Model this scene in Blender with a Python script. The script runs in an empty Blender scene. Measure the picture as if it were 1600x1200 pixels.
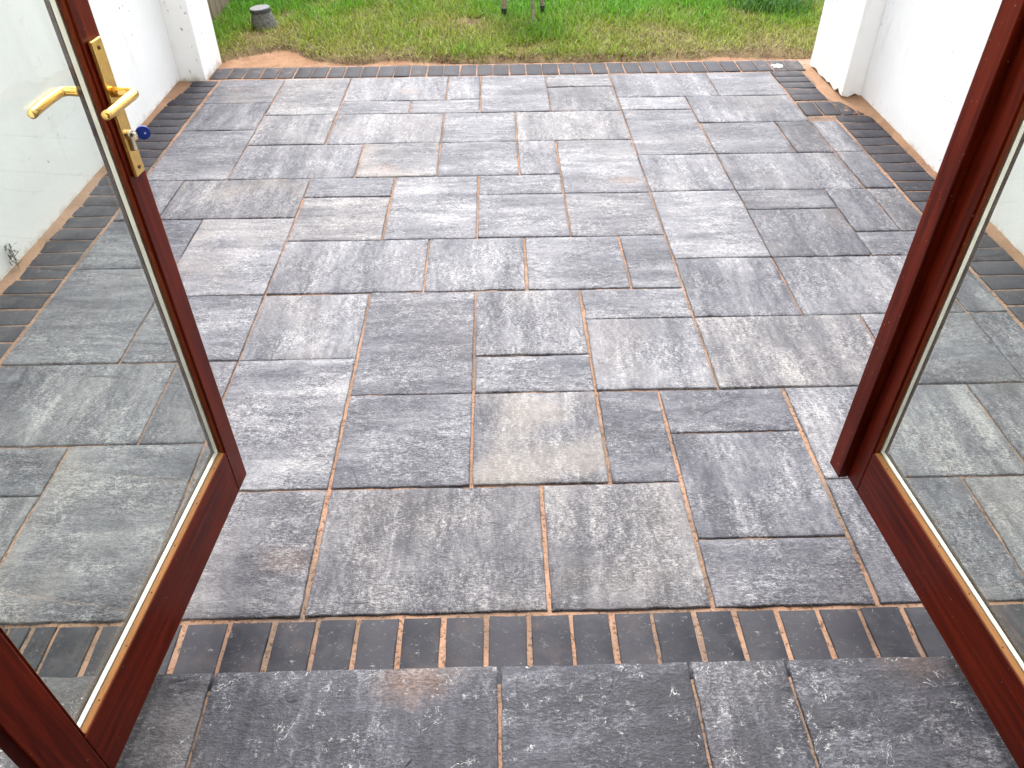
import bpy, bmesh, math, random
import numpy as np
from mathutils import Matrix, Vector

random.seed(7); np.random.seed(7)
sc = bpy.context.scene
COL = sc.collection

# ------------------------------------------------------------------ camera
CAM_H = 1.65
pit, rol, yaw = 0.702681, -0.00936, 0.016411
fw = Vector((math.sin(yaw)*math.cos(pit), math.cos(yaw)*math.cos(pit), -math.sin(pit)))
rt = Vector((math.cos(yaw), -math.sin(yaw), 0)); up = rt.cross(fw)
r2 = rt*math.cos(rol)+up*math.sin(rol); u2 = -rt*math.sin(rol)+up*math.cos(rol)
cam_d = bpy.data.cameras.new('camera'); cam = bpy.data.objects.new('camera', cam_d); COL.objects.link(cam)
m = Matrix((r2, u2, -fw)).transposed().to_4x4(); m.translation = (0, 0, CAM_H)
cam.matrix_world = m
cam_d.sensor_fit = 'HORIZONTAL'; cam_d.sensor_width = 36; cam_d.lens = 1200.37/1600*36
cam_d.clip_start = 0.02; cam_d.clip_end = 500
sc.camera = cam

# ------------------------------------------------------------------ sky, sun, exposure
SUN_EL, SUN_AZ = math.radians(55), math.radians(-4)      # azimuth from +Y towards +X
w = bpy.data.worlds.new('World'); sc.world = w; w.use_nodes = True
nt = w.node_tree; bg = nt.nodes['Background']
sky = nt.nodes.new('ShaderNodeTexSky'); sky.sky_type = 'NISHITA'; sky.sun_disc = False
sky.sun_elevation = SUN_EL; sky.sun_rotation = SUN_AZ; sky.air_density = 1.0; sky.dust_density = 4.0; sky.ozone_density = 1.0
hs = nt.nodes.new('ShaderNodeHueSaturation'); hs.inputs['Saturation'].default_value = 0.35   # overcast: a grey sky
nt.links.new(sky.outputs[0], hs.inputs['Color']); nt.links.new(hs.outputs[0], bg.inputs[0])
bg.inputs[1].default_value = 0.15
sd = bpy.data.lights.new('sun', 'SUN'); sd.energy = 0.7; sd.angle = math.radians(25); sd.color = (1, 0.97, 0.92)
sun = bpy.data.objects.new('sun', sd); COL.objects.link(sun)
sdir = Vector((math.sin(SUN_AZ)*math.cos(SUN_EL), math.cos(SUN_AZ)*math.cos(SUN_EL), math.sin(SUN_EL)))
sun.rotation_euler = sdir.to_track_quat('Z', 'Y').to_euler()
sun.location = sdir*20
vs = sc.view_settings
vs.view_transform = 'Standard'; vs.look = 'None'; vs.gamma = 1; vs.use_curve_mapping = False
vs.exposure = 1.92
sc.render.engine = 'CYCLES'
sc.cycles.max_bounces = 7; sc.cycles.diffuse_bounces = 3; sc.cycles.glossy_bounces = 3; sc.cycles.transparent_max_bounces = 24

# ------------------------------------------------------------------ node helpers
class NB:
    def __init__(s, name):
        s.m = bpy.data.materials.new(name); s.m.use_nodes = True
        s.t = s.m.node_tree; s.t.nodes.clear()
        s.out = s.t.nodes.new('ShaderNodeOutputMaterial')
    def n(s, t, **k):
        o = s.t.nodes.new(t)
        for a, b in k.items(): setattr(o, a, b)
        return o
    def put(s, sock, v):
        if isinstance(v, bpy.types.NodeSocket): s.t.links.new(v, sock)
        elif isinstance(v, (tuple, list)) and len(v) == 3 and sock.type == 'RGBA': sock.default_value = (*v, 1)
        else: sock.default_value = v
    def math(s, op, a, b=0.0, c=None, clamp=False):
        o = s.n('ShaderNodeMath', operation=op, use_clamp=clamp); s.put(o.inputs[0], a); s.put(o.inputs[1], b)
        if c is not None: s.put(o.inputs[2], c)
        return o.outputs[0]
    def vm(s, op, a, b):
        o = s.n('ShaderNodeVectorMath', operation=op); s.put(o.inputs[0], a); s.put(o.inputs[1], b)
        return o.outputs['Value'] if op in ('DOT_PRODUCT', 'LENGTH') else o.outputs[0]
    def noise(s, vec, scale, detail=3, rough=.55, dist=0.0):
        o = s.n('ShaderNodeTexNoise'); s.put(o.inputs['Vector'], vec); s.put(o.inputs['Scale'], scale)
        o.inputs['Detail'].default_value = detail; o.inputs['Roughness'].default_value = rough; o.inputs['Distortion'].default_value = dist
        return o.outputs[0]
    def smooth(s, v, a, b, lo=0.0, hi=1.0):
        o = s.n('ShaderNodeMapRange', interpolation_type='SMOOTHSTEP'); s.put(o.inputs[0], v)
        for i, x in zip((1, 2, 3, 4), (a, b, lo, hi)): s.put(o.inputs[i], x)
        return o.outputs[0]
    def mix(s, f, a, b, blend='MIX'):
        o = s.n('ShaderNodeMix', data_type='RGBA', blend_type=blend); s.put(o.inputs[0], f); s.put(o.inputs[6], a); s.put(o.inputs[7], b)
        return o.outputs[2]
    def ramp(s, v, stops):
        o = s.n('ShaderNodeValToRGB'); s.put(o.inputs[0], v); e = o.color_ramp.elements
        while len(e) < len(stops): e.new(0.5)
        for q, (p, c) in zip(e, stops): q.position = p; q.color = (*c, 1)
        return o.outputs[0]
    def attr(s, name, typ='OBJECT'):
        o = s.n('ShaderNodeAttribute', attribute_type=typ, attribute_name=name); return o
    def obj(s): return s.n('ShaderNodeTexCoord').outputs['Object']
    def bump(s, h, strength, dist, prev=None):
        o = s.n('ShaderNodeBump'); s.put(o.inputs['Strength'], strength); o.inputs['Distance'].default_value = dist
        s.put(o.inputs['Height'], h)
        if prev is not None: s.put(o.inputs['Normal'], prev)
        return o.outputs[0]
    def done(s, col, rough=.6, nor=None, metal=0.0, spec=.5, **kw):
        b = s.n('ShaderNodeBsdfPrincipled'); s.put(b.inputs['Base Color'], col); s.put(b.inputs['Roughness'], rough)
        s.put(b.inputs['Metallic'], metal); s.put(b.inputs['Specular IOR Level'], spec)
        for k, v in kw.items(): s.put(b.inputs[k.replace('_', ' ')], v)
        if nor is not None: s.put(b.inputs['Normal'], nor)
        s.t.links.new(b.outputs[0], s.out.inputs[0]); return s.m

MAT = {}
def slab_material():
    b = NB('riven_slab')
    seed = b.attr('seed').outputs['Fac']; rot = b.attr('streak').outputs['Fac']; tone = b.attr('tone').outputs['Fac']
    warm = b.attr('warm').outputs['Fac']; pale = b.attr('scuff').outputs['Fac']
    off = b.n('ShaderNodeCombineXYZ'); b.put(off.inputs[0], b.math('MULTIPLY', seed, 17.3)); b.put(off.inputs[1], b.math('MULTIPLY', seed, 7.7)); b.put(off.inputs[2], b.math('MULTIPLY', seed, 3.1))
    raw = b.obj()
    sep = b.n('ShaderNodeSeparateXYZ'); b.put(sep.inputs[0], raw)
    sw = b.n('ShaderNodeCombineXYZ'); b.put(sw.inputs[0], sep.outputs[1]); b.put(sw.inputs[1], sep.outputs[0]); b.put(sw.inputs[2], sep.outputs[2])
    mv = b.n('ShaderNodeMix', data_type='VECTOR'); b.put(mv.inputs[0], rot); b.put(mv.inputs[4], raw); b.put(mv.inputs[5], sw.outputs[0])
    P = b.vm('ADD', mv.outputs[1], off.outputs[0])
    # broad colour streaks of the pressed concrete run along local Y (or X when turned)
    streak = b.noise(b.vm('MULTIPLY', P, (9.5, 1.5, 1.0)), 1.0, 3, .6, .35)
    streak2 = b.noise(b.vm('MULTIPLY', P, (34, 6, 1.0)), 1.0, 3, .65, .3)
    patch = b.noise(P, 4.2, 2, .5)
    grain = b.noise(b.vm('MULTIPLY', raw, (.55, 1.25, 1.0)), 150, 3, .8, .4)
    fibre = b.noise(b.vm('MULTIPLY', P, (1.0, .5, 1.0)), 60, 3, .75, .6)
    speck = b.noise(P, 330, 1, .6)
    wear = b.smooth(b.noise(P, 7, 2, .5), .35, .65, .55, 1.25)
    g = b.math('ADD', b.math('MULTIPLY', b.math('SUBTRACT', streak, .5), 1.0), b.math('MULTIPLY', b.math('SUBTRACT', streak2, .5), .55))
    g = b.math('ADD', g, b.math('MULTIPLY', b.math('SUBTRACT', patch, .5), .55))
    hf = b.math('ADD', b.math('MULTIPLY', b.math('SUBTRACT', grain, .5), 1.9), b.math('MULTIPLY', b.math('SUBTRACT', fibre, .5), 1.2))
    hf = b.math('ADD', hf, b.math('MULTIPLY', b.math('SUBTRACT', speck, .5), .9))
    g = b.math('ADD', g, b.math('MULTIPLY', hf, wear))
    g = b.math('ADD', g, b.math('ADD', tone, .035))
    col = b.ramp(g, [(0.0, (.026, .027, .034)), (.24, (.050, .051, .065)), (.47, (.096, .097, .114)), (.72, (.166, .166, .181)), (1.0, (.29, .29, .293))])
    tint = b.math('FRACT', b.math('MULTIPLY', seed, 3.7))
    col = b.mix(b.smooth(tint, .55, 1.0, 0.0, .55), col, b.mix(1.0, col, (1.06, 1.0, .90), 'MULTIPLY'))
    # weak warm bloom
    wm = b.math('MULTIPLY', b.smooth(b.noise(P, 3.1, 2, .5), .46, .66), warm)
    col = b.mix(b.math('MULTIPLY', wm, .5), col, b.mix(grain, (.20, .175, .15), (.32, .285, .25)))
    # orange sand left on the face in a few places
    sm = b.attr('sand').outputs['Fac']
    sx = b.n('ShaderNodeCombineXYZ'); b.put(sx.inputs[0], b.attr('sandx').outputs['Fac']); b.put(sx.inputs[1], b.attr('sandy').outputs['Fac'])
    dvec = b.vm('MULTIPLY', b.vm('SUBTRACT', raw, sx.outputs[0]), (9.0, 15.0, 0.0))
    dd = b.math('ADD', b.vm('LENGTH', dvec, (0, 0, 0)), b.math('MULTIPLY', b.noise(P, 24, 5, .7), 1.3))
    sf = b.math('MULTIPLY', b.math('MULTIPLY', b.smooth(dd, 1.75, .6), sm), b.smooth(grain, .35, .6, .25, .8))
    col = b.mix(b.math('MULTIPLY', sf, .7), col, (.30, .175, .11))
    # fine pale scratches: thin level lines of a warped noise, only where a sparse mask lets them
    sn = b.noise(b.vm('ADD', P, (5.1, 2.2, 0)), 17, 3, .6, 1.2)
    ln = b.smooth(b.math('ABSOLUTE', b.math('SUBTRACT', sn, .5)), .0085, .002)
    mk = b.smooth(b.math('ADD', b.noise(P, 15, 3, .6), b.math('MULTIPLY', b.math('SUBTRACT', pale, .5), .06)), .575, .65)
    scr = b.math('MULTIPLY', b.math('MULTIPLY', ln, mk), b.smooth(speck, .36, .5))
    blot = b.math('MULTIPLY', b.smooth(b.noise(P, 30, 4, .75), .60, .70), b.smooth(grain, .42, .58))
    col = b.mix(b.math('MULTIPLY', b.math('MAXIMUM', scr, b.math('MULTIPLY', blot, .55)), pale, clamp=True), col, (.40, .40, .395))
    # riven ledges: terraces that follow the contours of a slow noise, each fading in and out
    cn = b.noise(b.vm('MULTIPLY', b.vm('ADD', P, (9.7, 1.3, 0)), (1.0, 2.2, 1.0)), 2.6, 1, .45, .2)
    ledge = None; crack = None
    for L, sc_ in ((.40, 7.0), (.49, 8.5), (.58, 6.0)):
        mk2 = b.smooth(b.noise(b.vm('ADD', P, (sc_, L*9, 0)), sc_, 1, .5), .595, .72)
        st = b.math('MULTIPLY', b.smooth(cn, L-.006, L+.006), mk2)
        ln2 = b.math('MULTIPLY', b.smooth(b.math('ABSOLUTE', b.math('SUBTRACT', cn, L-.004)), .0065, .001), mk2)
        ledge = st if ledge is None else b.math('ADD', ledge, st); crack = ln2 if crack is None else b.math('MAXIMUM', crack, ln2)
    col = b.mix(b.math('MULTIPLY', crack, .22), col, (.022, .022, .026))
    nor = b.bump(b.noise(P, 13, 3, .62, .6), .6, .012)
    nor = b.bump(ledge, .6, .005, nor)
    nor = b.bump(b.math('ADD', grain, b.math('MULTIPLY', fibre, .8)), .8, .004, nor)
    rough = b.smooth(grain, .3, .7, .52, .7)
    return b.done(col, rough, nor, spec=.34)
MAT['slab'] = slab_material()

def brick_material():
    b = NB('charcoal_block')
    seed = b.attr('seed').outputs['Fac']
    off = b.n('ShaderNodeCombineXYZ'); b.put(off.inputs[0], b.math('MULTIPLY', seed, 13.3)); b.put(off.inputs[1], b.math('MULTIPLY', seed, 5.7))
    P = b.vm('ADD', b.obj(), off.outputs[0])
    n1 = b.noise(P, 12, 4, .6); n2 = b.noise(P, 260, 3, .7); n3 = b.noise(P, 45, 4, .7)
    base = b.mix(b.smooth(seed, 0, 1), (.017, .018, .025), (.036, .036, .044))
    col = b.mix(b.smooth(n1, .35, .75), base, (.050, .050, .057))
    col = b.mix(b.math('MULTIPLY', b.smooth(n3, .52, .72), .12), col, (.065, .054, .046))
    col = b.mix(b.math('MULTIPLY', b.smooth(n2, .62, .75), .35), col, (.11, .11, .11))
    ln = b.smooth(b.math('ABSOLUTE', b.math('SUBTRACT', b.noise(b.vm('MULTIPLY', P, (1.0, 2.4, 1.0)), 6.5, 3, .6, 2.2), .5)), .007, .001)
    col = b.mix(b.math('MULTIPLY', b.math('MULTIPLY', ln, b.smooth(n3, .50, .60)), .7), col, (.24, .24, .235))
    sd_ = b.attr('sand').outputs['Fac']
    col = b.mix(b.math('MULTIPLY', b.smooth(b.noise(P, 18, 5, .7), .5, .64), sd_), col, (.27, .16, .10))
    nor = b.bump(n3, .3, .004); nor = b.bump(n2, .35, .0015, nor)
    return b.done(col, b.smooth(n1, .3, .7, .6, .75), nor, spec=.17)
MAT['brick'] = brick_material()

def sand_material(name='jointing_sand', c1=(.40, .20, .105), c2=(.60, .345, .205), dark=.65):
    b = NB(name); P = b.obj()
    n1 = b.noise(P, 5, 4, .6); n2 = b.noise(P, 300, 3, .7); n3 = b.noise(P, 95, 2, .6)
    col = b.mix(b.smooth(n1, .3, .7), c1, c2)
    col = b.mix(b.math('MULTIPLY', b.smooth(n2, .35, .7), .45), col, b.mix(.5, c2, (.5, .38, .28)))
    if name == 'jointing_sand': col = b.mix(b.smooth(b.noise(P, 3.3, 4, .65), .44, .60, .0, .7), col, (.13, .105, .085))
    pit_ = b.smooth(n3, .43, .37)
    col = b.mix(b.math('MULTIPLY', pit_, dark), col, (.06, .03, .018))
    nor = b.bump(n3, .8, .006); nor = b.bump(n2, .6, .003, nor)
    return b.done(col, .9, nor, spec=.2)
MAT['sand'] = sand_material('jointing_sand', (.20, .105, .062), (.32, .19, .128))
MAT['loose_sand'] = sand_material('loose_sand', (.23, .12, .062), (.33, .19, .11), .15)

def wall_material():
    b = NB('white_masonry_paint'); P = b.obj()
    n1 = b.noise(P, 3, 5, .6); n2 = b.noise(P, 28, 5, .65); n3 = b.noise(P, 160, 3, .6)
    col = b.mix(b.smooth(n1, .3, .75), (.88, .88, .865), (.83, .83, .80))
    spk = b.math('MULTIPLY', b.smooth(b.noise(b.vm('MULTIPLY', P, (1, 1, .45)), 46, 3, .6), .65, .70), b.smooth(b.noise(P, 2.1, 3, .6), .50, .62))
    col = b.mix(b.math('MULTIPLY', spk, .85), col, (.13, .12, .10))
    st = b.math('MULTIPLY', b.smooth(b.noise(b.vm('MULTIPLY', P, (7, 7, 1.3)), 1.0, 5, .65), .60, .78), .35)
    col = b.mix(st, col, (.58, .55, .44))
    sep = b.n('ShaderNodeSeparateXYZ'); b.put(sep.inputs[0], P)
    base = b.math('MULTIPLY', b.smooth(b.math('ADD', sep.outputs[2], b.math('MULTIPLY', b.noise(P, 14, 5, .7), .11)), .095, .035), .85)
    col = b.mix(base, col, b.mix(n2, (.28, .22, .15), (.55, .42, .28)))
    nor = b.bump(n2, .22, .007); nor = b.bump(n3, .3, .003, nor)
    return b.done(col, .75, nor, spec=.3)
MAT['wall'] = wall_material()

def wood_material(name, c1, c2, rough=.28, axis=2, coat=.35):
    b = NB(name); P = b.obj()
    sc_ = [60, 60, 60]; sc_[axis] = 3.0
    g = b.noise(b.vm('MULTIPLY', P, tuple(sc_)), 1.0, 5, .6, .5)
    f = b.noise(b.vm('MULTIPLY', P, tuple(5*x for x in sc_)), 1.0, 3, .6)
    col = b.mix(b.smooth(g, .3, .7), c1, c2)
    col = b.mix(b.math('MULTIPLY', b.smooth(f, .5, .75), .3), col, tuple(x*.4 for x in c1))
    dust = b.math('MULTIPLY', b.smooth(b.noise(P, 130, 2, .6), .70, .76), .5)
    col = b.mix(dust, col, (.45, .30, .2))
    nor = b.bump(g, .06, .002); nor = b.bump(f, .10, .0008, nor)
    return b.done(col, b.smooth(g, .3, .7, rough, rough+.14), nor, spec=.10, Coat_Weight=coat*.06, Coat_Roughness=.12)
MAT['wood_v'] = wood_material('mahogany_upright', (.056, .0044, .0012), (.150, .0150, .0036), axis=2)
MAT['wood_h'] = wood_material('mahogany_level', (.056, .0044, .0012), (.150, .0150, .0036), axis=0)
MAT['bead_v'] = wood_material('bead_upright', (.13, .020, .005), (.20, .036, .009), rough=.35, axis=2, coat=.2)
MAT['bead_h'] = wood_material('bead_level_lit', (.25, .105, .032), (.34, .155, .052), rough=.4, axis=0, coat=.15)  # paler than the upright bead: sky light from above put into the colour
MAT['outer_wood'] = wood_material('outer_bead_wood', (.035, .014, .009), (.055, .024, .015), rough=.5, axis=2, coat=0)

def glass_material():
    b = NB('window_glass')
    ge = b.n('ShaderNodeNewGeometry')
    c = b.math('ABSOLUTE', b.vm('DOT_PRODUCT', ge.outputs['Normal'], ge.outputs['Incoming']))
    f = b.math('ADD', b.math('MULTIPLY', b.math('POWER', b.math('SUBTRACT', 1.0, c), 5.0), .96), .035)
    tr = b.n('ShaderNodeBsdfTransparent'); tr.inputs[0].default_value = (.948, .962, .946, 1)
    gl = b.n('ShaderNodeBsdfGlossy'); gl.inputs['Roughness'].default_value = .01
    mx = b.n('ShaderNodeMixShader'); b.put(mx.inputs[0], f); b.t.links.new(tr.outputs[0], mx.inputs[1]); b.t.links.new(gl.outputs[0], mx.inputs[2])
    b.t.links.new(mx.outputs[0], b.out.inputs[0]); return b.m
MAT['glass'] = glass_material()

def spacer_material():
    b = NB('spacer_bar'); P = b.obj()
    wv = b.n('ShaderNodeTexWave'); wv.wave_type = 'BANDS'; wv.bands_direction = 'DIAGONAL'; b.put(wv.inputs['Vector'], P); wv.inputs['Scale'].default_value = 110
    col = b.mix(b.math('MULTIPLY', b.smooth(wv.outputs[1], .35, .65), .35), (.92, .89, .80), (.55, .51, .42))
    return b.done(col, .4, metal=.25)
MAT['spacer'] = spacer_material()

def simple(name, col, rough=.5, metal=0., bump=None, var=.15, spec=.5):
    b = NB(name); P = b.obj(); n1 = b.noise(P, (bump or (25, 0))[0], 4, .6)
    c = b.mix(b.smooth(n1, .3, .7), tuple(x*(1-var) for x in col), tuple(min(1, x*(1+var)) for x in col))
    nor = b.bump(n1, bump[1], .004) if bump else None
    return b.done(c, rough, nor, metal, spec)
MAT['brass'] = simple('polished_brass', (.80, .52, .16), .24, 1.0, (70, .06), .10)
MAT['steel'] = simple('steel', (.62, .58, .48), .3, 1.0, (60, .05))
MAT['blue_plastic'] = simple('blue_key_plastic', (.015, .045, .30), .35)
MAT['screw'] = simple('screw', (.12, .08, .03), .45, 1.0)
MAT['dark'] = simple('nail_hole', (.03, .015, .008), .9)
MAT['plaster'] = simple('room_plaster', (.42, .37, .31), .8, bump=(30, .2))
MAT['room_floor'] = simple('room_floor', (.16, .10, .06), .5, bump=(8, .1))
MAT['ceiling'] = simple('room_ceiling', (.6, .58, .55), .8, bump=(30, .1))
MAT['concrete'] = simple('grey_pot', (.115, .115, .10), .85, bump=(60, .7), var=.45)
MAT['pot_top'] = simple('pot_top', (.17, .175, .18), .8, bump=(60, .4), var=.2)
MAT['pot_rim'] = simple('pot_rim', (.05, .05, .052), .7, bump=(60, .4), var=.3)
MAT['stand_leg'] = simple('stand_leg', (.24, .19, .14), .6, bump=(40, .3), var=.35)
MAT['black_rubber'] = simple('black_rubber', (.018, .018, .018), .6)
MAT['fence'] = wood_material('weathered_fence', (.16, .125, .085), (.27, .22, .155), rough=.8, axis=2, coat=0)
MAT['mortar'] = simple('dried_mortar', (.62, .62, .61), .85, bump=(90, .6), var=.15)

def vcol_material(name, rough=.6, trans=.25):
    b = NB(name); a = b.attr('Col', 'GEOMETRY').outputs['Color']
    pr = b.n('ShaderNodeBsdfPrincipled'); b.put(pr.inputs['Base Color'], a); pr.inputs['Roughness'].default_value = rough; pr.inputs['Specular IOR Level'].default_value = .3
    tl = b.n('ShaderNodeBsdfTranslucent'); b.put(tl.inputs[0], a)
    mx = b.n('ShaderNodeMixShader'); mx.inputs[0].default_value = trans
    b.t.links.new(pr.outputs[0], mx.inputs[1]); b.t.links.new(tl.outputs[0], mx.inputs[2]); b.t.links.new(mx.outputs[0], b.out.inputs[0]); return b.m
MAT['grass'] = vcol_material('grass_blades')

def ground_material():
    b = NB('lawn_soil'); P = b.obj()
    s = b.attr('sandmask', 'GEOMETRY').outputs['Fac']
    n1 = b.noise(P, 6, 5, .65); n2 = b.noise(P, 70, 4, .7); n3 = b.noise(P, 320, 2, .7)
    soil = b.mix(b.smooth(n1, .35, .65), (.075, .042, .022), (.17, .12, .06))
    soil = b.mix(b.math('MULTIPLY', b.smooth(n2, .5, .7), .7), soil, (.21, .17, .085))
    sand = b.mix(b.smooth(n1, .3, .7), (.25, .135, .075), (.37, .225, .14))
    sand = b.mix(b.math('MULTIPLY', b.smooth(n2, .56, .70), .7), sand, (.13, .06, .03))
    f = b.smooth(b.math('ADD', s, b.math('MULTIPLY', b.math('SUBTRACT', n2, .5), .8)), .35, .6)
    col = b.mix(f, soil, sand)
    nor = b.bump(n2, .7, .02); nor = b.bump(n3, .5, .004, nor)
    return b.done(col, .95, nor, spec=.15)
MAT['ground'] = ground_material()

# ------------------------------------------------------------------ object helpers
def link(name, me, mat=None, parent=None):
    o = bpy.data.objects.new(name, me); COL.objects.link(o)
    if mat: me.materials.append(MAT[mat] if isinstance(mat, str) else mat)
    if parent: o.parent = parent
    return o
def empty(name, loc=(0, 0, 0), rz=0):
    o = bpy.data.objects.new(name, None); o.empty_display_size = .1; COL.objects.link(o); o.location = loc; o.rotation_euler = (0, 0, rz); return o
def tag(o, label=None, cat=None, group=None, kind=None):
    if label: o['label'] = label
    if cat: o['category'] = cat
    if group: o['group'] = group
    if kind: o['kind'] = kind
    return o
def bm_mesh(name, bm, smooth=False):
    bmesh.ops.recalc_face_normals(bm, faces=bm.faces)
    me = bpy.data.meshes.new(name); bm.to_mesh(me); bm.free()
    if smooth:
        for p in me.polygons: p.use_smooth = True
    return me
def box_bm(x0, x1, y0, y1, z0, z1, bev=0.0, seg=2):
    bm = bmesh.new(); bmesh.ops.create_cube(bm, size=1)
    for v in bm.verts:
        v.co = Vector(((x0+x1)/2+v.co.x*(x1-x0), (y0+y1)/2+v.co.y*(y1-y0), (z0+z1)/2+v.co.z*(z1-z0)))
    if bev > 0: bmesh.ops.bevel(bm, geom=bm.edges[:], offset=bev, segments=seg, affect='EDGES', profile=.5)
    return bm
def box(name, x0, x1, y0, y1, z0, z1, mat, parent=None, bev=0.0):
    return link(name, bm_mesh(name, box_bm(min(x0, x1), max(x0, x1), min(y0, y1), max(y0, y1), z0, z1, bev)), mat, parent)
def prism_bm(poly, axis, a0, a1):
    """extrude a 2D polygon along axis (0,1,2) from a0 to a1; poly gives the two other coords in order"""
    bm = bmesh.new()
    def mk(p, a):
        c = list(p); c.insert(axis, a); return bm.verts.new(c)
    A = [mk(p, a0) for p in poly]; B = [mk(p, a1) for p in poly]
    n = len(poly)
    for i in range(n): bm.faces.new((A[i], A[(i+1) % n], B[(i+1) % n], B[i]))
    bm.faces.new(A); bm.faces.new(B[::-1]); return bm
def lathe_bm(prof, n=28):
    bm = bmesh.new(); rings = []
    for r, z in prof:
        rings.append([bm.verts.new((r*math.cos(2*math.pi*i/n), r*math.sin(2*math.pi*i/n), z)) for i in range(n)])
    for a, c in zip(rings, rings[1:]):
        for i in range(n): bm.faces.new((a[i], a[(i+1) % n], c[(i+1) % n], c[i]))
    bm.faces.new(rings[0][::-1]); bm.faces.new(rings[-1]); return bm
def tube_bm(pts, radii, n=14, bm=None):
    bm = bm or bmesh.new(); pts = [Vector(p) for p in pts]; rings = []
    for i, p in enumerate(pts):
        t = (pts[min(i+1, len(pts)-1)]-pts[max(i-1, 0)]).normalized()
        a = t.cross(Vector((0, 0, 1)));  a = a.normalized() if a.length > .01 else Vector((1, 0, 0)); c = t.cross(a)
        r = radii[i] if isinstance(radii, (list, tuple)) else radii
        rings.append([bm.verts.new(p+a*r*math.cos(2*math.pi*k/n)+c*r*math.sin(2*math.pi*k/n)) for k in range(n)])
    for q, s in zip(rings, rings[1:]):
        for k in range(n): bm.faces.new((q[k], q[(k+1) % n], s[(k+1) % n], s[k]))
    bm.faces.new(rings[0][::-1]); bm.faces.new(rings[-1]); return bm

def vnoise(x, y, seed=0):
    """cheap smooth value noise built from sines, about -1..1"""
    r = np.random.RandomState(seed); o = np.zeros_like(x, dtype=float)
    for _ in range(7):
        a, k, ph = r.uniform(0, 6.28), r.uniform(.5, 1.8), r.uniform(0, 6.28)
        o = o+np.sin(k*(x*math.cos(a)+y*math.sin(a))+ph)
    return o/4.0

# ------------------------------------------------------------------ ground, lawn soil
def lawn_edge(x):
    x = np.asarray(x, float)
    e = 5.225+.30*np.exp(-((x+1.47)/.27)**2)+.05*np.exp(-((x+.55)/.3)**2)+.02*np.sin(x*7)+.015*np.sin(x*17+1)
    e = e+.06*np.exp(-((x-1.55)/.28)**2)+.05*np.exp(-((x+1.75)/.12)**2)
    return e
def ground_z(x, y):
    z = np.where(y < 5.20, -.07, -.012)
    t = np.clip((y-lawn_edge(x)+.03)/.12, 0, 1)
    z = np.where(y >= 5.20, -.012+.026*t+.008*vnoise(x*6, y*6, 3)*t, z)
    return z
xs = np.concatenate([[-60, -30, -12, -6], np.arange(-3.2, 3.2, .045), [6, 12, 30, 60]])
ys = np.concatenate([[-40, -12, -6, 0, 4.0, 5.10, 5.195], np.arange(5.203, 7.6, .04), np.arange(7.8, 12, .4), [16, 26, 50, 90]])
X, Y = np.meshgrid(xs, ys); Z = ground_z(X, Y)
nx, ny = len(xs), len(ys)
idx = np.arange(nx*ny).reshape(ny, nx)
faces = np.stack([idx[:-1, :-1], idx[:-1, 1:], idx[1:, 1:], idx[1:, :-1]], -1).reshape(-1, 4)
me = bpy.data.meshes.new('ground'); me.from_pydata(np.stack([X, Y, Z], -1).reshape(-1, 3).tolist(), [], faces.tolist())
at = me.attributes.new('sandmask', 'FLOAT', 'POINT')
dist = (lawn_edge(X)-Y)
smask = np.clip(.5+dist*9, 0, 1)*np.where(Y < 5.2, 0, 1)*np.clip(.35+1.1*np.exp(-((X+1.4)/.45)**2)+.5*np.exp(-((X+.6)/.4)**2)+.7*np.exp(-((X-1.55)/.35)**2), 0, 1)
at.data.foreach_set('value', smask.reshape(-1).astype(np.float32))
for p in me.polygons: p.use_smooth = True
tag(link('ground', me, 'ground'), kind='structure')

# ------------------------------------------------------------------ patio: sand bed, slabs, border blocks
def sand_bed():
    xs = np.arange(-1.99, 2.14, .03); ys = np.arange(.80, 5.22, .03)
    X, Y = np.meshgrid(xs, ys); bd = (X < -1.74) | (Y > 4.97) | ((X > 1.74) & (Y > 4.2)) | (X > 1.89)
    Z = np.where(bd, -.0048, np.where(Y < 1.07, -.0062, -.0072))+(.0020*vnoise(X*14, Y*14, 13)+.0018*vnoise(X*31, Y*31, 11)+.0015*vnoise(X*90, Y*90, 12))*np.where(bd, .5, 1)
    n, k = len(xs), len(ys); idx = np.arange(n*k).reshape(k, n)
    f = np.stack([idx[:-1, :-1], idx[:-1, 1:], idx[1:, 1:], idx[1:, :-1]], -1).reshape(-1, 4)
    me = bpy.data.meshes.new('patio'); me.from_pydata(np.stack([X, Y, Z], -1).reshape(-1, 3).tolist(), [], f.tolist())
    return me
patio = tag(link('patio', sand_bed(), 'sand'), kind='structure')

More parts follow.
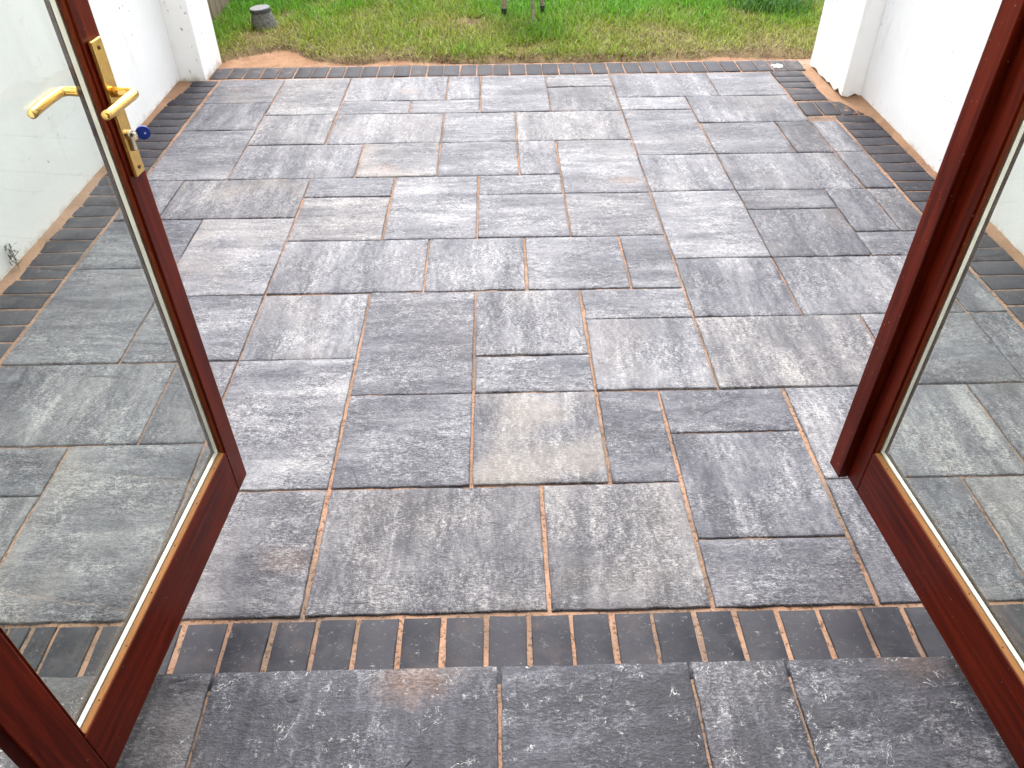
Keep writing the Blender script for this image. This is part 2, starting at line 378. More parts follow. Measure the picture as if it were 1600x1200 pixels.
def stone_mesh(name, w, l, th, edge, und, jit, step, seed):
    """a pressed slab: irregular outline, rounded arris, slightly uneven face"""
    r = random.Random(seed)
    nx, ny = max(2, round(w/step)), max(2, round(l/step))
    ph = [(r.uniform(0, 6.28), r.uniform(4, 16), r.uniform(4, 16)) for _ in range(5)]
    ex = [[r.gauss(0, jit)*(2.0 if r.random() < .05 else 1.0) for _ in range(max(nx, ny)+1)] for _ in range(4)]
    def zt(x, y): return und*sum(math.sin(a+kx*x+ky*y) for a, kx, ky in ph)/2.2
    V, F = [], []
    def edge_in(i, j):
        x, y = -w/2+w*i/nx, -l/2+l*j/ny
        if i == 0: x += abs(ex[0][j])
        if i == nx: x -= abs(ex[1][j])
        if j == 0: y += abs(ex[2][i])
        if j == ny: y -= abs(ex[3][i])
        return x, y
    id_ = {}
    for j in range(ny+1):
        for i in range(nx+1):
            x, y = edge_in(i, j)
            b = i in (0, nx) or j in (0, ny)
            if b:
                xi = x+(edge if i == 0 else -edge if i == nx else 0); yi = y+(edge if j == 0 else -edge if j == ny else 0)
                id_[i, j] = len(V); V.append((xi, yi, zt(x, y)))
            else:
                id_[i, j] = len(V); V.append((x, y, zt(x, y)))
    for j in range(ny):
        for i in range(nx): F.append((id_[i, j], id_[i+1, j], id_[i+1, j+1], id_[i, j+1]))
    ring = [(i, 0) for i in range(nx)]+[(nx, j) for j in range(ny)]+[(i, ny) for i in range(nx, 0, -1)]+[(0, j) for j in range(ny, 0, -1)]
    top = [id_[q] for q in ring]; prev = top
    for k, (fr, dz) in enumerate(((.35, edge*.35), (0, edge), (0, th))):
        cur = []
        for (i, j) in ring:
            x, y = edge_in(i, j); e = edge*fr
            xi = x+(e if i == 0 else -e if i == nx else 0); yi = y+(e if j == 0 else -e if j == ny else 0)
            cur.append(len(V)); V.append((xi, yi, zt(x, y)-dz if dz < th else -th))
        n = len(ring)
        for q in range(n): F.append((prev[q], cur[q], cur[(q+1) % n], prev[(q+1) % n]))
        prev = cur
    me = bpy.data.meshes.new(name); me.from_pydata(V, [], F)
    for p in me.polygons: p.use_smooth = True
    return me

CX = [-1.733+.2041*c for c in range(0, 9)]                       # columns left of the middle, measured joint lines
CX = [-1.733, -1.530, -1.325, -1.120, -.913, -.704, -.503, -.300, -.0965, .1045, .307, .511, .7135, .922, 1.1185, 1.325, 1.534, 1.733, 1.885]
RY = [1.078, 1.290, 1.497, 1.699, 1.906, 2.104, 2.311, 2.512, 2.724, 2.922, 3.134, 3.328, 3.533, 3.742, 3.941, 4.152, 4.355, 4.558, 4.752, 4.966]
# column/row cells: (c0, c1, r0, r1, streak axis, tone, warm, scuff)
SL = [
 (4,6,2,5,1,.50,.1,.5),(6,8,2,4,1,.44,.0,.5),(8,10,2,4,0,.52,.9,.4),(10,11,2,4,1,.40,.0,.6),(6,8,4,7,1,.44,.1,.8),(8,10,5,7,0,.50,.3,.4),
 (8,10,4,5,1,.47,.0,.3),(10,12,6,7,1,.46,.0,.5),(10,12,4,6,0,.55,.3,.3),(12,15,4,6,0,.48,.1,.7),(4,6,5,7,0,.55,.3,.3),(4,7,7,9,0,.52,.1,.4),
 (7,9,7,9,0,.52,.0,.4),(9,11,7,9,1,.50,.0,.4),(11,12,7,9,1,.45,.0,.3),(12,14,6,8,0,.45,.0,.7),(14,17,6,8,0,.47,.1,.5),(17,18,6,8,0,.42,.0,.5),
 (2,4,7,10,1,.54,.5,.4),(4,6,11,12,1,.50,.0,.3),(4,6,9,11,1,.50,.0,.4),(6,8,9,12,1,.57,.0,.5),(8,10,11,12,1,.49,.0,.4),(8,10,9,11,1,.52,.0,.4),
 (10,12,11,14,1,.50,.2,.3),(10,12,9,11,1,.49,.0,.3),(12,14,8,11,1,.58,.7,.4),(14,16,10,11,1,.34,.2,.3),(14,16,8,10,0,.32,.3,.8),(16,17,9,11,0,.36,.2,.6),
 (17,18,9,11,0,.34,.0,.6),(16,18,8,9,1,.42,.1,.4),(2,5,12,14,0,.46,.1,.4),(5,7,12,14,1,.55,1.,.2),(7,9,12,14,1,.48,.0,.2),(9,10,12,14,0,.55,.0,.4),
 (1,4,10,12,0,.46,.6,.5),(0,1,10,12,0,.44,.1,.4),(2,4,14,16,0,.49,.1,.5),(4,7,14,16,0,.52,.3,.3),(7,9,14,16,1,.48,.0,.4),(9,12,14,16,0,.50,.0,.6),
 (2,4,16,19,1,.53,.2,.3),(4,7,17,19,0,.49,.2,.4),(7,8,17,19,0,.48,.0,.3),(4,6,16,17,1,.50,.2,.3),(6,8,16,17,1,.50,.1,.3),(8,10,16,19,1,.49,.0,.4),
 (10,12,18,19,1,.50,.0,.4),(10,12,16,18,0,.43,.0,.4),(0,2,17,19,1,.42,.5,.4),(0,2,15,17,0,.44,.2,.3),(0,2,12,15,1,.48,.1,.3),(0,2,8,10,1,.45,.0,.3),
 (0,2,5,8,1,.48,.1,.5),(2,4,5,7,1,.46,.0,.4),(0,3,3,5,0,.50,.1,.5),(3,4,3,5,0,.50,.2,.3),(2,4,0,3,1,.52,.5,.3),(0,2,2,3,1,.42,.0,.4),(0,2,0,2,0,.48,.2,.3),
 (4,6,0,2,1,.42,.3,.6),(6,9,0,2,0,.46,.2,.5),(9,11,0,2,0,.48,.3,.6),(11,13,0,1,1,.42,.1,.5),(11,13,1,3,0,.42,.0,.7),(11,13,3,4,1,.40,.0,.7),
 (13,15,0,2,0,.46,.0,.7),(15,18,0,2,0,.46,.3,.3),(13,16,2,4,0,.50,.1,.5),(16,18,2,4,0,.40,.1,.5),(15,17,4,6,1,.50,.2,.3),(17,18,4,6,0,.38,.1,.5),
 (12,14,11,13,0,.53,.2,.4),(14,17,11,13,0,.50,.3,.4),(17,18,11,13,0,.42,.3,.5),(12,14,13,16,1,.48,.2,.6),(14,16,13,15,1,.46,.2,.7),(16,17,13,15,0,.36,.0,.5),
 (17,18,13,15,0,.44,.4,.4),(14,17,15,17,0,.46,.4,.5),(12,14,16,17,1,.56,.0,.4),(12,15,17,19,0,.47,.0,.6),(15,17,17,19,1,.46,.2,.5),
 (11,12,0,0,0,0,0,0)]
SL = [s for s in SL if s[2] != s[3]]
cells = {}
for s in SL:
    for c in range(s[0], s[1]):
        for r in range(s[2], s[3]):
            if (c, r) in cells: print('OVERLAP', c, r, s, cells[c, r])
            cells[c, r] = s
for c in range(18):
    for r in range(19):
        if (c, r) not in cells and not (c == 17 and r >= 15): print('HOLE', c, r)
SAND_AT = {(10,12,11,14): (.10,-.18,.7), (4,7,17,19): (.08,-.05,.5), (5,7,12,14): (-.05,-.10,.5),
           (4,6,0,2): (.13,-.04,.35), (0,2,17,19): (-.05,.03,.4), (2,4,7,10): (-.15,-.1,.3)}
GY = .0058
def gap(c, r):
    if c <= 4 or c >= 14: g = .0055
    else: g = .0100 if r < 5 else .0080 if r < 12 else .0065
    return g
for k, (c0, c1, r0, r1, sk, tone, warm, scuff) in enumerate(SL):
    rr = random.Random(k*31+5)
    rm = (r0+r1)/2; x0, x1 = CX[c0]+gap(c0, rm)/2, CX[c1]-gap(c1, rm)/2; y0, y1 = RY[r0]+GY/2, RY[r1]-GY/2
    j = lambda: rr.uniform(-.0016, .0016)
    x0 += j(); x1 += j(); y0 += j(); y1 += j()
    me = stone_mesh('paving_slab', x1-x0, y1-y0, .035, .004, .0011, .0012, .03, k)
    o = link('paving_slab', me, 'slab', patio)
    o.location = ((x0+x1)/2, (y0+y1)/2, rr.uniform(-.0016, .0016))
    o.rotation_euler = (rr.uniform(-.002, .002), rr.uniform(-.002, .002), rr.uniform(-.002, .002))
    o['seed'] = rr.uniform(0, 9); o['streak'] = float(sk); o['tone'] = .455+(tone-.47)*1.3+rr.uniform(-.05, .05); o['warm'] = float(warm); o['scuff'] = float(scuff)
    sa = SAND_AT.get((c0, c1, r0, r1), (0, 0, 0)); o['sandx'], o['sandy'], o['sand'] = float(sa[0]), float(sa[1]), float(sa[2])

brick_meshes = [stone_mesh('border_block', .094, .197, .05, .0025, .0004, .0009, .05, 900+i) for i in range(10)]
for me in brick_meshes: me.materials.append(MAT['brick'])
def brick(x, y, along_x, wscale=1.0, lscale=1.0, sand=.0):
    rr = random.Random(int(x*9173+y*7919))
    o = bpy.data.objects.new('border_block', rr.choice(brick_meshes)); COL.objects.link(o); o.parent = patio
    o.location = (x+rr.uniform(-.002, .002), y+rr.uniform(-.002, .002), rr.uniform(-.0012, .001))
    o.rotation_euler = (rr.uniform(-.004, .004), rr.uniform(-.004, .004), (math.pi/2 if along_x else 0)+rr.uniform(-.013, .013)+(math.pi if rr.random() < .5 else 0))
    o.scale = (wscale, lscale, 1); o['seed'] = rr.random(); o['sand'] = float(sand)
# near row, measured joints
JX = [-1.733, -1.63, -1.525, -1.42, -1.315, -1.21, -1.154, -1.092, -.988, -.884, -.785, -.675, -.567, -.462, -.362, -.257, -.154, -.052, .051, .156, .257, .355, .461, .56, .663, .764, .867, .973, 1.077, 1.18, 1.285, 1.39, 1.493, 1.597, 1.70, 1.80, 1.90]
for a, b_ in zip(JX, JX[1:]):
    brick((a+b_)/2, .971, False, (b_-a-.0115)/.094, 1.0, random.Random(int(a*999)).choice([0, 0, 0, .05]))
# far row
n = 36; x0, x1 = -1.815, 1.985
for i in range(n): brick(x0+(i+.5)*(x1-x0)/n, 5.081, False, ((x1-x0)/n-.007)/.094, 1.0, .3 if (i < 5 or i > 32) else (.15 if i % 5 == 2 else 0))
# left border
for i in range(38):
    y = 4.90-i*.1045
    if y > 1.12: brick(-1.846, y, True, 1.0, 1.0, .12)
# right border, part by the pillar
for i in range(5): brick(1.842, 4.925-i*.1035, True, 1.0, 1.0, .15)
for i, (xa, xb) in enumerate(((1.742, 1.838), (1.846, 1.941), (1.95, 2.035), (2.043, 2.105))):
    brick((xa+xb)/2, 4.336, False, (xb-xa)/.094, 1.0, .0 if i < 2 else .75)
for i in range(38):
    y = 4.178-i*.1045
    if y > 1.12: brick(1.997, y, True, 1.0, 1.0, .08)

# dried mortar splash
def blob_mesh(name, r, h_, seed, n=16):
    rr = random.Random(seed); bm = bmesh.new(); c = bm.verts.new((0, 0, h_))
    r1 = []; r2_ = []
    for i in range(n):
        a = 2*math.pi*i/n; q = r*rr.uniform(.6, 1.25)
        r1.append(bm.verts.new((q*.6*math.cos(a), q*.5*math.sin(a), h_*.8))); r2_.append(bm.verts.new((q*math.cos(a), q*.8*math.sin(a), -.001)))
    for i in range(n):
        bm.faces.new((c, r1[i], r1[(i+1) % n])); bm.faces.new((r1[i], r2_[i], r2_[(i+1) % n], r1[(i+1) % n]))
    return bm_mesh(name, bm, True)
o = link('mortar_splash', blob_mesh('mortar_splash', .042, .006, 3), 'mortar', patio); o.location = (1.817, 5.07, .002)

# ------------------------------------------------------------------ doorstep in front of the doors
step = tag(empty('doorstep', (0, .68, 0)), 'raised doorstep of dark grey riven slabs, house shade in their tone, at the foot of the open doors', 'step')
box('step_base', -1.6, 1.9, .47-.68, .845-.68, 0, .0885, 'sand', step)
box('joint_fill', -1.6, 1.9, .475-.68, .83-.68, .0885, .116, 'sand', step)
SX = [-1.65, -1.24, -.628, -.019, .389, .596, 1.205, 1.61, 1.95]
for k, (a, b_) in enumerate(zip(SX, SX[1:])):
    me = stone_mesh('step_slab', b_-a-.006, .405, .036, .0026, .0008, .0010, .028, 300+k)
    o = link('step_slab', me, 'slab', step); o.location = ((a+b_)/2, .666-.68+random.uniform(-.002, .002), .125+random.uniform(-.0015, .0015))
    rr = random.Random(k+70)
    o['seed'] = rr.uniform(0, 9); o['streak'] = float(k % 2); o['tone'] = (.18, .18, .24, .10, .17, .20, .2, .2)[k]; o['warm'] = (.2, .3, .25, 0., .1, .15, .1, .1)[k]; o['scuff'] = 1.15  # dark slabs, with shade of the house also put into their tone
    o['sandx'], o['sandy'], o['sand'] = ((.12, .17, .8) if k == 2 else (-.02, .19, .35) if k == 5 else (0., 0., 0.))

# ------------------------------------------------------------------ side walls with end pillars
def wall_mesh(name, x0, x1, y0, y1, z0, z1, broken=None, nz=26, step=.06):
    """masonry block with subdivided faces, lumpy render and soft arrises; broken = ragged lower edge height"""
    bm = box_bm(x0, x1, y0, y1, z0, z1, 0)
    for _ in range(1):
        for ax, ln in ((0, x1-x0), (1, y1-y0), (2, z1-z0)):
            n = max(1, min(40, int(ln/step)))
            for q in range(1, n):
                co = [0, 0, 0]; no = [0, 0, 0]; co[ax] = (x0, y0, z0)[ax]+ln*q/n; no[ax] = 1
                bmesh.ops.bisect_plane(bm, geom=bm.verts[:]+bm.edges[:]+bm.faces[:], plane_co=co, plane_no=no)
    rr = random.Random(len(name)+int(x0*100))
    for v in bm.verts:
        v.co.x += .0025*math.sin(5*v.co.y+2*v.co.z)+rr.gauss(0, .0004); v.co.y += .002*math.sin(4*v.co.x+3*v.co.z)+rr.gauss(0, .0006)
        if broken and v.co.z < z0+.001: v.co.z += abs(rr.gauss(0, broken))
    me = bm_mesh(name, bm, True); me.set_sharp_from_angle(angle=math.radians(40))
    return me
lw = tag(empty('garden_wall', (-1.975, 2.7, 0)), 'white rendered wall along the left of the patio, seen partly through door glass', 'wall')
link('wall_face', wall_mesh('wall_face', -.22, 0, -2.2, 2.25, -.02, 2.25, step=.09), 'wall', lw)
link('pillar', wall_mesh('pillar', -.225, .155, 2.252, 2.61, -.02, 2.25), 'wall', lw)
rw = tag(empty('garden_wall', (2.125, 2.7, 0)), 'white rendered wall along the right of the patio with chipped pillar foot', 'wall')
link('wall_face', wall_mesh('wall_face', 0, .22, -2.2, 1.768, -.02, 2.25, step=.09), 'wall', rw)
link('pillar', wall_mesh('pillar', -.112, .225, 1.77, 2.34, .012, 2.25, broken=.014, step=.035), 'wall', rw)
link('pillar_core', bm_mesh('pillar_core', box_bm(-.09, .2, 1.79, 2.32, -.02, .06)), 'loose_sand', rw)

# loose sand heaped against the walls
def sand_strip(name, pts, seed, hgt=.016):
    """pts: (x_wall, x_out, y) rows; a low ragged heap that fades out on the blocks"""
    P = np.array(pts, float); n = 14; ysamp = np.arange(P[0, 2], P[-1, 2], .02)
    xw = np.interp(ysamp, P[:, 2], P[:, 0]); xo = np.interp(ysamp, P[:, 2], P[:, 1])
    r = np.random.RandomState(seed); rag = .010*np.sin(ysamp*9+seed)+.004*np.sin(ysamp*31+1)+r.normal(0, .0022, len(ysamp))
    V, F = [], []
    for i, y in enumerate(ysamp):
        o = xo[i]+rag[i]*np.sign(xo[i]-xw[i])
        for k in range(n+1):
            t = k/n; V.append((xw[i]+(o-xw[i])*t, y+r.normal(0, .003), -.006+hgt*(1-t)**1.3+.0085*(1-t**4)+r.normal(0, .0008)*(1-t)))
    for i in range(len(ysamp)-1):
        for k in range(n):
            a = i*(n+1)+k; F.append((a, a+1, a+n+2, a+n+1))
    me = bpy.data.meshes.new(name); me.from_pydata(V, [], F)
    for p in me.polygons: p.use_smooth = True
    return tag(link(name, me, 'loose_sand'), kind='stuff')
sand_strip('loose_sand', [(-1.98, -1.955, 1.2), (-1.98, -1.945, 2.5), (-1.98, -1.925, 2.75), (-1.98, -1.915, 3.1), (-1.98, -1.93, 3.4), (-1.98, -1.945, 4.2), (-1.98, -1.925, 4.6), (-1.98, -1.88, 4.93)], 3, .010)
sand_strip('loose_sand', [(2.13, 2.10, 1.2), (2.13, 2.095, 2.4), (2.13, 2.085, 2.9), (2.13, 2.105, 3.4), (2.13, 2.105, 4.0), (2.13, 2.07, 4.2), (2.13, 1.99, 4.36), (2.13, 1.97, 4.45), (2.13, 1.945, 4.55), (2.06, 1.95, 4.8), (2.04, 1.96, 5.06)], 5, .02)

# ------------------------------------------------------------------ house wall, room and door frame
FL = .135
house = tag(empty('house', (.1, .35, 0)), 'house with the open doorway the patio is seen through', 'house')
def hbox(name, x0, x1, y0, y1, z0, z1, mat, bev=0): return box(name, x0-.1, x1-.1, y0-.35, y1-.35, z0, z1, mat, house, bev)
hbox('wall', -6, -.87, .20, .47, 0, 5.2, 'wall'); hbox('wall', 1.07, 6, .20, .47, 0, 5.2, 'wall'); hbox('wall', -.868, 1.068, .202, .468, 2.25, 5.2, 'wall')
hbox('floor', -2.4, 2.6, -3.6, .199, FL-.2, FL-.01, 'room_floor'); hbox('ceiling', -2.4, 2.6, -3.6, .199, 2.5, 2.6, 'ceiling')
hbox('room_wall', -2.5, -2.402, -3.6, .198, 0, 2.5, 'plaster'); hbox('room_wall', 2.602, 2.7, -3.6, .198, 0, 2.5, 'plaster'); hbox('room_wall', -2.5, 2.7, -3.7, -3.602, 0, 2.6, 'plaster')
hbox('door_frame', -.866, -.800, .24, .545, FL-.005, 2.25, 'wood_v', .003); hbox('door_frame', 1.012, 1.066, .24, .505, FL-.005, 2.25, 'wood_v', .003)
hbox('door_frame', -.798, 1.01, .24, .475, 2.18, 2.248, 'wood_h', .003); hbox('door_sill', -.798, 1.01, .20, .462, FL-.06, FL+.005, 'wood_h', .004)

# ------------------------------------------------------------------ the two glazed door leaves
ZB, ZT, TH = .16, 2.15, .038
def door(loc, d, sg, label, hinge_s):
    rz = math.atan2(d[1], d[0])
    root = tag(empty('french_door', (loc[0], loc[1], 0), rz), label, 'door', 'glazed french doors')
    def B(name, s0, s1, t0, t1, z0, z1, mat, bev=.0022, parent=root):
        return box(name, s0, s1, sg*t0, sg*t1, z0, z1, mat, parent, bev)
    g0, g1, zr, zt = 0.0, hinge_s-.088, ZB+.143, ZT-.10            # glazed opening
    B('stile', -.062, g0-.0006, -TH, 0, ZB, ZT, 'wood_v', .003); B('stile', g1+.0006, hinge_s, -TH, 0, ZB, ZT, 'wood_v', .003)
    rail = B('bottom_rail', g0, g1, -TH, -.0004, ZB, zr, 'wood_h'); B('top_rail', g0, g1, -TH, -.0004, zt, ZT, 'wood_h')
    def P(name, poly, axis, a0, a1, mat, parent=root):
        poly = [((x, sg*y) if axis == 2 else (sg*x, y)) for x, y in poly]
        return link(name, bm_mesh(name, prism_bm(poly, axis, a0, a1)), mat, parent)
    e = .0015
    # glazing beads: section (s, t) upright, (t, z) level; a small groove parts them from the frame
    for s0, k in ((g0, 1), (g1, -1)):
        P('glazing_bead', [(s0+k*.0012, -.0045), (s0+k*.004, -.0015), (s0+k*.0055, -.003), (s0+k*.0062, -.0118), (s0+k*.0012, -.0118)], 2, zr+.0005, zt-.0005, 'bead_v')
        P('outer_bead', [(s0+k*.0012, -.0272), (s0+k*.0066, -.0272), (s0+k*.0066, -TH+.004), (s0+k*.0012, -TH+.001)], 2, zr+.0005, zt-.0005, 'outer_wood')
        P('spacer_bar', [(s0+k*.0012, -.0150), (s0+k*.0075, -.0150), (s0+k*.0075, -.0240), (s0+k*.0012, -.0240)], 2, zr+.001, zt-.001, 'spacer')
    for z0, k in ((zr, 1), (zt, -1)):
        bd = P('glazing_bead', [(-.0045, z0+k*.0012), (-.0015, z0+k*.0028), (-.003, z0+k*.0048), (-.0118, z0+k*.0075), (-.0118, z0+k*.0012)], 0, g0+.007, g1-.007, 'bead_h')
        P('outer_bead', [(-.0272, z0+k*.0012), (-.0272, z0+k*.008), (-TH+.004, z0+k*.006), (-TH+.001, z0+k*.0012)], 0, g0+.011, g1-.011, 'outer_wood')
        P('spacer_bar', [(-.0150, z0+k*.0012), (-.0150, z0+k*.0075), (-.0240, z0+k*.0075), (-.0240, z0+k*.0012)], 0, g0+.008, g1-.008, 'spacer')
        if k == 1:
            hole = bm_mesh('nail_hole', lathe_bm([(.0016, 0), (.0013, .0012)], 8))
            hole.materials.append(MAT['dark'])
            for q in (.06, .17, .29, .41, .53, .64):
                ho = bpy.data.objects.new('nail_hole', hole); COL.objects.link(ho); ho.parent = bd
                tt = -.0065+.0015*math.sin(q*40); ho.location = (q, sg*tt, zr+.0048+(-tt-.003)*.30)
    B('glass_pane', g0+.0015, g1-.0015, -.0148, -.0122, zr+.0015, zt-.0015, 'glass', 0)
    B('glass_pane', g0+.0015, g1-.0015, -.0268, -.0243, zr+.0015, zt-.0015, 'glass', 0)
    return root
dL = (-.0881, -.9961)
left = door((-.685, 1.351), dL, 1, 'left red-brown glazed door standing open, with brass handle and key', .795)
right = door((.901, 1.303), (.0771, -.9970), -1, 'right red-brown glazed door standing open, no handle, with cover strip', .785)
box('cover_strip', -.109, -.053, -.0002, -.025, ZB, ZT, 'wood_v', right, .0025)

# brass handles on the left leaf: inner and outer plate with lever
def handle(side):
    t0 = 0.0 if side > 0 else -TH
    T = lambda t: t0+side*t
    pb = box_bm(-.047, -.012, min(T(.0003), T(.009)), max(T(.0003), T(.009)), 1.020, 1.262, .0025, 3)
    pl = link('handle_plate', bm_mesh('handle_plate', pb, False), 'brass', left)
    for z in (1.034, 1.248):
        bm = lathe_bm([(.0036, 0), (.0036, .0012), (.0022, .0018)], 14)
        s_ = link('screw', bm_mesh('screw', bm), 'screw', pl); s_.location = (-.030, T(.009), z); s_.rotation_euler = (-side*math.pi/2, 0, 0)
    pts = [(-.0305, T(.008), 1.173), (-.0305, T(.022), 1.173), (-.0305, T(.036), 1.1735)]
    for a in (20, 45, 70, 90):
        r = .013; q = math.radians(a); pts.append((-.0305+r*(1-math.cos(q)), T(.036+r*math.sin(q)), 1.1735))
    pts += [(.010, T(.0488), 1.1735), (.040, T(.0478), 1.173), (.066, T(.0455), 1.172), (.076, T(.0443), 1.1715), (.0775, T(.0442), 1.1715)]
    rad = [.0095, .0088, .0086, .0086, .0087, .0088, .0088, .0088, .0086, .0082, .0078, .0055]
    link('handle_lever', bm_mesh('handle_lever', tube_bm(pts, rad, 18), True), 'brass', left)
    cl = link('lock_cylinder', bm_mesh('lock_cylinder', lathe_bm([(.0085, 0), (.0085, .006), (.0078, .0068)], 20)), 'steel', left)
    cl.location = (-.030, T(.009), 1.096); cl.rotation_euler = (-side*math.pi/2, 0, 0)
    lo = box('lock_cylinder_tail', -.0345, -.0255, T(.009), T(.0145), 1.066, 1.093, 'steel', left, .0015)
handle(1); handle(-1)

# key in the lock (sits inside the lock: its own thing)
key = tag(empty('door_key', (0, 0, 0)), 'key with round blue plastic head left in the brass door lock', 'key')
F0 = Vector((-.685, 1.351, 0)); D0 = Vector((dL[0], dL[1], 0)); N0 = Vector((-dL[1], dL[0], 0))
key.location = F0+D0*-.030+N0*.0158+Vector((0, 0, 1.096)); key.rotation_euler = (0, 0, math.atan2(dL[1], dL[0]))
box('key_blade', -.0011, .0011, -.012, .010, -.0035, .0035, 'steel', key)
bm = bmesh.new(); n = 28
ring = [[], []]; hol = [[], []]
for k, xx in enumerate((-.0022, .0022)):
    for i in range(n):
        a = 2*math.pi*i/n
        ring[k].append(bm.verts.new((xx, .019+.0125*math.cos(a), .0125*math.sin(a)))); hol[k].append(bm.verts.new((xx, .0225+.0022*math.cos(a), .0022*math.sin(a))))
for i in range(n):
    j_ = (i+1) % n
    bm.faces.new((ring[0][i], ring[0][j_], ring[1][j_], ring[1][i])); bm.faces.new((hol[0][i], hol[1][i], hol[1][j_], hol[0][j_]))
    for k in (0, 1): bm.faces.new((ring[k][i], hol[k][i], hol[k][j_], ring[k][j_]))
kh = link('key_head', bm_mesh('key_head', bm), 'blue_plastic', key); kh.rotation_euler = (0, 0, math.radians(32))

# ------------------------------------------------------------------ things on the lawn
pot = tag(empty('upturned_pot', (-1.695, 6.05, .012)), 'small grey flared pot standing upside down on the lawn', 'pot')
link('pot_body', bm_mesh('pot_body', lathe_bm([(.098, -.01), (.096, .01), (.088, .04), (.078, .075), (.071, .10), (.068, .108)]), True), 'concrete', pot)
link('pot_rim', bm_mesh('pot_rim', lathe_bm([(.070, .108), (.074, .111), (.0745, .128), (.071, .132)]), False), 'pot_rim', pot)
link('pot_top', bm_mesh('pot_top', lathe_bm([(.071, .1322), (.072, .1335), (.071, .137), (.064, .139)]), False), 'pot_top', pot)
pot.rotation_euler = (0, math.radians(-4), .3)

stand = tag(empty('garden_stand', (.23, 6.18, .022)), 'thin-legged garden stand on the lawn, only its legs in view at the top edge', 'stand')
top = Vector((0, 0, .62))
for k, (x, y, w_, foot) in enumerate(((-.165, .03, .019, 1), (.138, .095, .017, 1), (.052, -.135, .013, 0))):
    a = Vector((x, y, 0)); b_ = Vector((x*.62-.015, y*.55, .62))
    if k == 1: b_ = Vector((x*.35, y*.6, .62))
    lg = link('leg', bm_mesh('leg', tube_bm([a+(b_-a)*.0, a+(b_-a)*.5, b_], w_, 10), False), 'stand_leg', stand)
    if foot: link('foot', bm_mesh('foot', tube_bm([a+Vector((0, 0, -.01)), a+(b_-a)*.095], w_*1.12, 10), False), 'black_rubber', lg)
link('stand_top', bm_mesh('stand_top', lathe_bm([(.02, .60), (.20, .612), (.215, .625), (.21, .645), (.19, .65)], 32), True), 'stand_leg', stand)

fence = tag(empty('board_fence', (-2.11, 8.6, 0)), 'weathered brown board fence beside the lawn behind the left pillar', 'fence')
fm = [bm_mesh('plank', box_bm(-.011, .011, -.0575, .0575, -.01, 1.65+dz, .002, 1)) for dz in (0, .008, -.006)]
for q in fm: q.materials.append(MAT['fence'])
for i in range(56):
    o = bpy.data.objects.new('plank', fm[i % 3]); COL.objects.link(o); o.parent = fence
    o.location = (random.uniform(-.006, .006), -3.2+i*.121, 0); o.rotation_euler = (0, random.uniform(-.006, .006), random.uniform(-.02, .02))
for z in (.35, 1.3): box('fence_rail', -.075, -.022, -3.3, 3.6, z, z+.08, 'fence', fence)
for i in range(4): box('fence_post', -.16, -.078, -3.3+i*2.2, -3.21+i*2.2, 0, 1.7, 'fence', fence)

# ------------------------------------------------------------------ grass
def blades(name, x, y, z, ang, L, W, lean, bend, col):
    n = len(x); dx, dy = np.cos(ang), np.sin(ang); px, py = -dy, dx
    V = np.zeros((n, 5, 3)); hgt = np.sqrt(np.maximum(.02, 1-lean**2))
    for k, (t, wf) in enumerate(((0, 1), (.55, .8), (1, 0))):
        cx = x+dx*L*(lean*t+bend*t*t); cy = y+dy*L*(lean*t+bend*t*t); cz = z+L*hgt*(t-.35*np.abs(bend)*t*t)
        if k < 2:
            V[:, 2*k, :] = np.stack([cx-px*W*wf/2, cy-py*W*wf/2, cz], -1); V[:, 2*k+1, :] = np.stack([cx+px*W*wf/2, cy+py*W*wf/2, cz], -1)
        else: V[:, 4, :] = np.stack([cx, cy, cz], -1)
    me = bpy.data.meshes.new(name); me.vertices.add(n*5); me.vertices.foreach_set('co', V.reshape(-1))
    b0 = np.arange(n)*5
    loops = np.stack([b0, b0+1, b0+3, b0+2, b0+2, b0+3, b0+4], -1).reshape(-1)
    me.loops.add(n*7); me.loops.foreach_set('vertex_index', loops.astype(np.int32))
    st = np.stack([np.arange(n)*7, np.arange(n)*7+4], -1).reshape(-1); tot = np.tile([4, 3], n)
    me.polygons.add(n*2); me.polygons.foreach_set('loop_start', st.astype(np.int32)); me.polygons.foreach_set('loop_total', tot.astype(np.int32))
    me.update(); me.validate()
    ca = me.color_attributes.new('Col', 'FLOAT_COLOR', 'POINT')
    c4 = np.concatenate([np.repeat(col, 5, axis=0), np.ones((n*5, 1))], 1); ca.data.foreach_set('color', c4.reshape(-1).astype(np.float32))
    return me
R = np.random.RandomState(21)
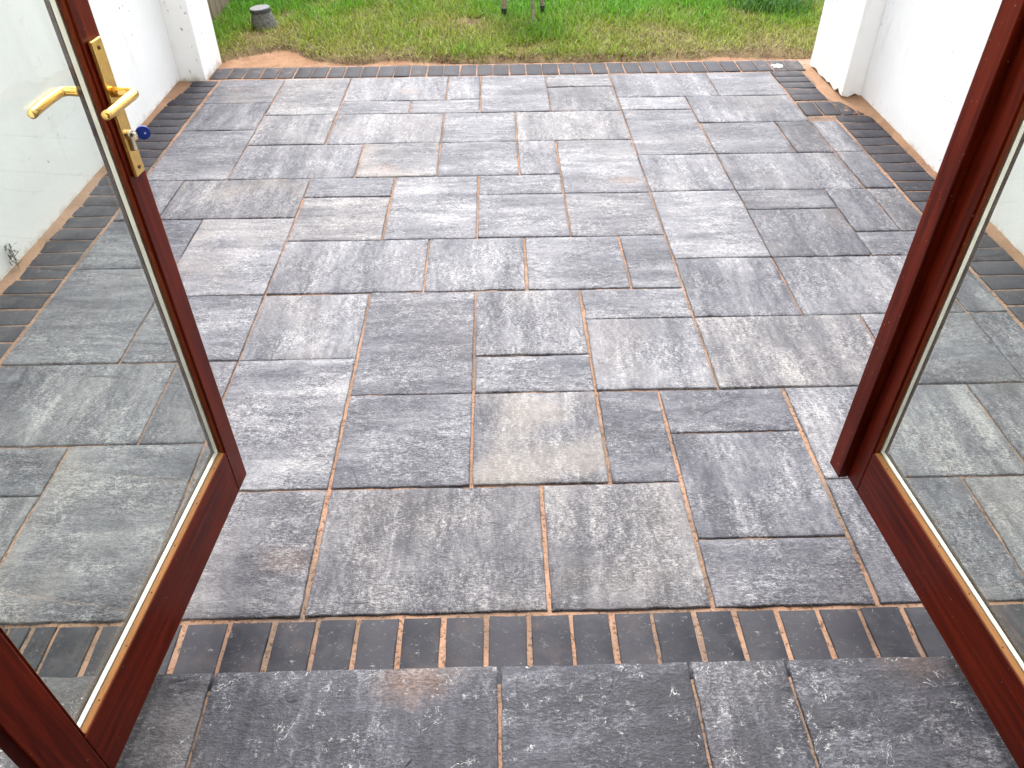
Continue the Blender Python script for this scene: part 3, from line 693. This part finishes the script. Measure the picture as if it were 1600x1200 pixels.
def lawn(n, x0, x1, y0, y1, scale):
    x = R.uniform(x0, x1, n); y = R.uniform(y0, y1, n)
    d = y-lawn_edge(x)+R.normal(0, .018, n)
    bare = vnoise(x*5.2, y*7.5, 44)+.5*vnoise(x*15, y*15, 45)
    keep = (d > 0) & ((R.uniform(0, 1, n) < np.clip(.22+d*5.0, 0, 1))) & (R.uniform(0, 1, n) < np.clip(1.55-1.1*bare, .22, 1))
    x, y, d, bare = x[keep], y[keep], d[keep], bare[keep]; k = len(x)
    green = np.clip(.10+.50*d+.34*vnoise(x*2.3, y*3.0, 5)+.20*vnoise(x*7, y*9, 6)-.30*np.clip(bare-.25, 0, 1)+.55*np.exp(-((x-.22)/.38)**2-((y-6.45)/.33)**2)+.35*np.exp(-((x+1.85)/.25)**2-((y-6.3)/.4)**2)+R.normal(0, .14, k), 0, 1)
    straw = np.array([.29, .27, .080]); olive = np.array([.225, .265, .022]); lush = np.array([.105, .30, .012])
    g = green[:, None]
    col = np.where(g < .45, straw+(olive-straw)*(g/.45), olive+(lush-olive)*((g-.45)/.55))*R.uniform(.45, 1.45, (k, 1))
    dry = R.uniform(0, 1, k) < .07*(1-green)+.02
    col[dry] = np.array([.30, .26, .15])*R.uniform(.7, 1.2, (dry.sum(), 1))
    soil = (d < .05) & (R.uniform(0, 1, k) < .45); col[soil] = np.array([.075, .035, .015])*R.uniform(.6, 1.5, (soil.sum(), 1))
    L = (.020+.036*green)*R.uniform(.5, 1.7, k)*scale; W = (.0036+.0030*green)*R.uniform(.7, 1.3, k)*scale
    lean = np.clip(.80-.30*green+R.normal(0, .25, k), 0, .97)
    return blades('lawn_grass', x, y, ground_z(x, y)-.003, R.uniform(0, 6.28, k), L, W, lean, R.uniform(-.1, .55, k), col)
tag(link('lawn_grass', lawn(120000, -2.1, 2.75, 5.2, 7.3, 1.0), 'grass'), 'short patchy lawn, green with dry straw-coloured areas by the patio', 'grass', kind='stuff')
tag(link('lawn_grass', lawn(60000, -4, 5, 7.25, 13, 1.9), 'grass'), 'green lawn farther out in the garden', 'grass', kind='stuff')
# long grass by the right pillar
def clump(n, cx, cy, rx, ry, Lm, seed):
    r = np.random.RandomState(seed); x = cx+r.normal(0, rx, n); y = cy+r.normal(0, ry, n)
    g = r.uniform(0, 1, (n, 1)); col = (np.array([.035, .12, .016])*(1-g)+np.array([.10, .24, .030])*g)*r.uniform(.7, 1.2, (n, 1))
    return blades('long_grass', x-cx, y-cy, np.zeros(n), r.uniform(0, 6.28, n), r.uniform(.5, 1.2, n)*Lm, r.uniform(.004, .008, n), np.clip(r.normal(.35, .2, n), 0, .9), r.uniform(.1, .8, n), col)
for (cx, cy, lab, sd_) in ((2.12, 6.45, 'tuft of long dark green grass behind the right pillar, nearer one', 1), (2.05, 6.95, 'tuft of long dark green grass behind the right pillar, at the top edge', 2)):
    o = tag(link('long_grass_tuft', clump(1500, cx, cy, .15, .16, .17, sd_), 'grass'), lab, 'grass tuft', 'long grass tufts'); o.location = (cx, cy, .01)
# weed at the foot of the left wall
weed = tag(empty('wall_weed', (-1.955, 2.73, 0)), 'small dry weed growing at the foot of the left wall', 'weed')
r = np.random.RandomState(4); n = 60
tone_ = r.uniform(.5, 1.2, (n, 1))
link('stem', bm_mesh('stem', tube_bm([(0, 0, -.005), (.004, .003, .05), (.002, .01, .10)], .0013, 6)), 'fence', weed)
zz = r.uniform(.02, .11, n)
link('leaves', blades('leaves', r.normal(0, .010, n), r.normal(0, .012, n), zz, r.uniform(0, 6.28, n), r.uniform(.012, .03, n), r.uniform(.003, .006, n), r.uniform(.3, .9, n), r.uniform(0, .5, n), np.array([[.085, .075, .035]])*tone_), 'grass', weed)
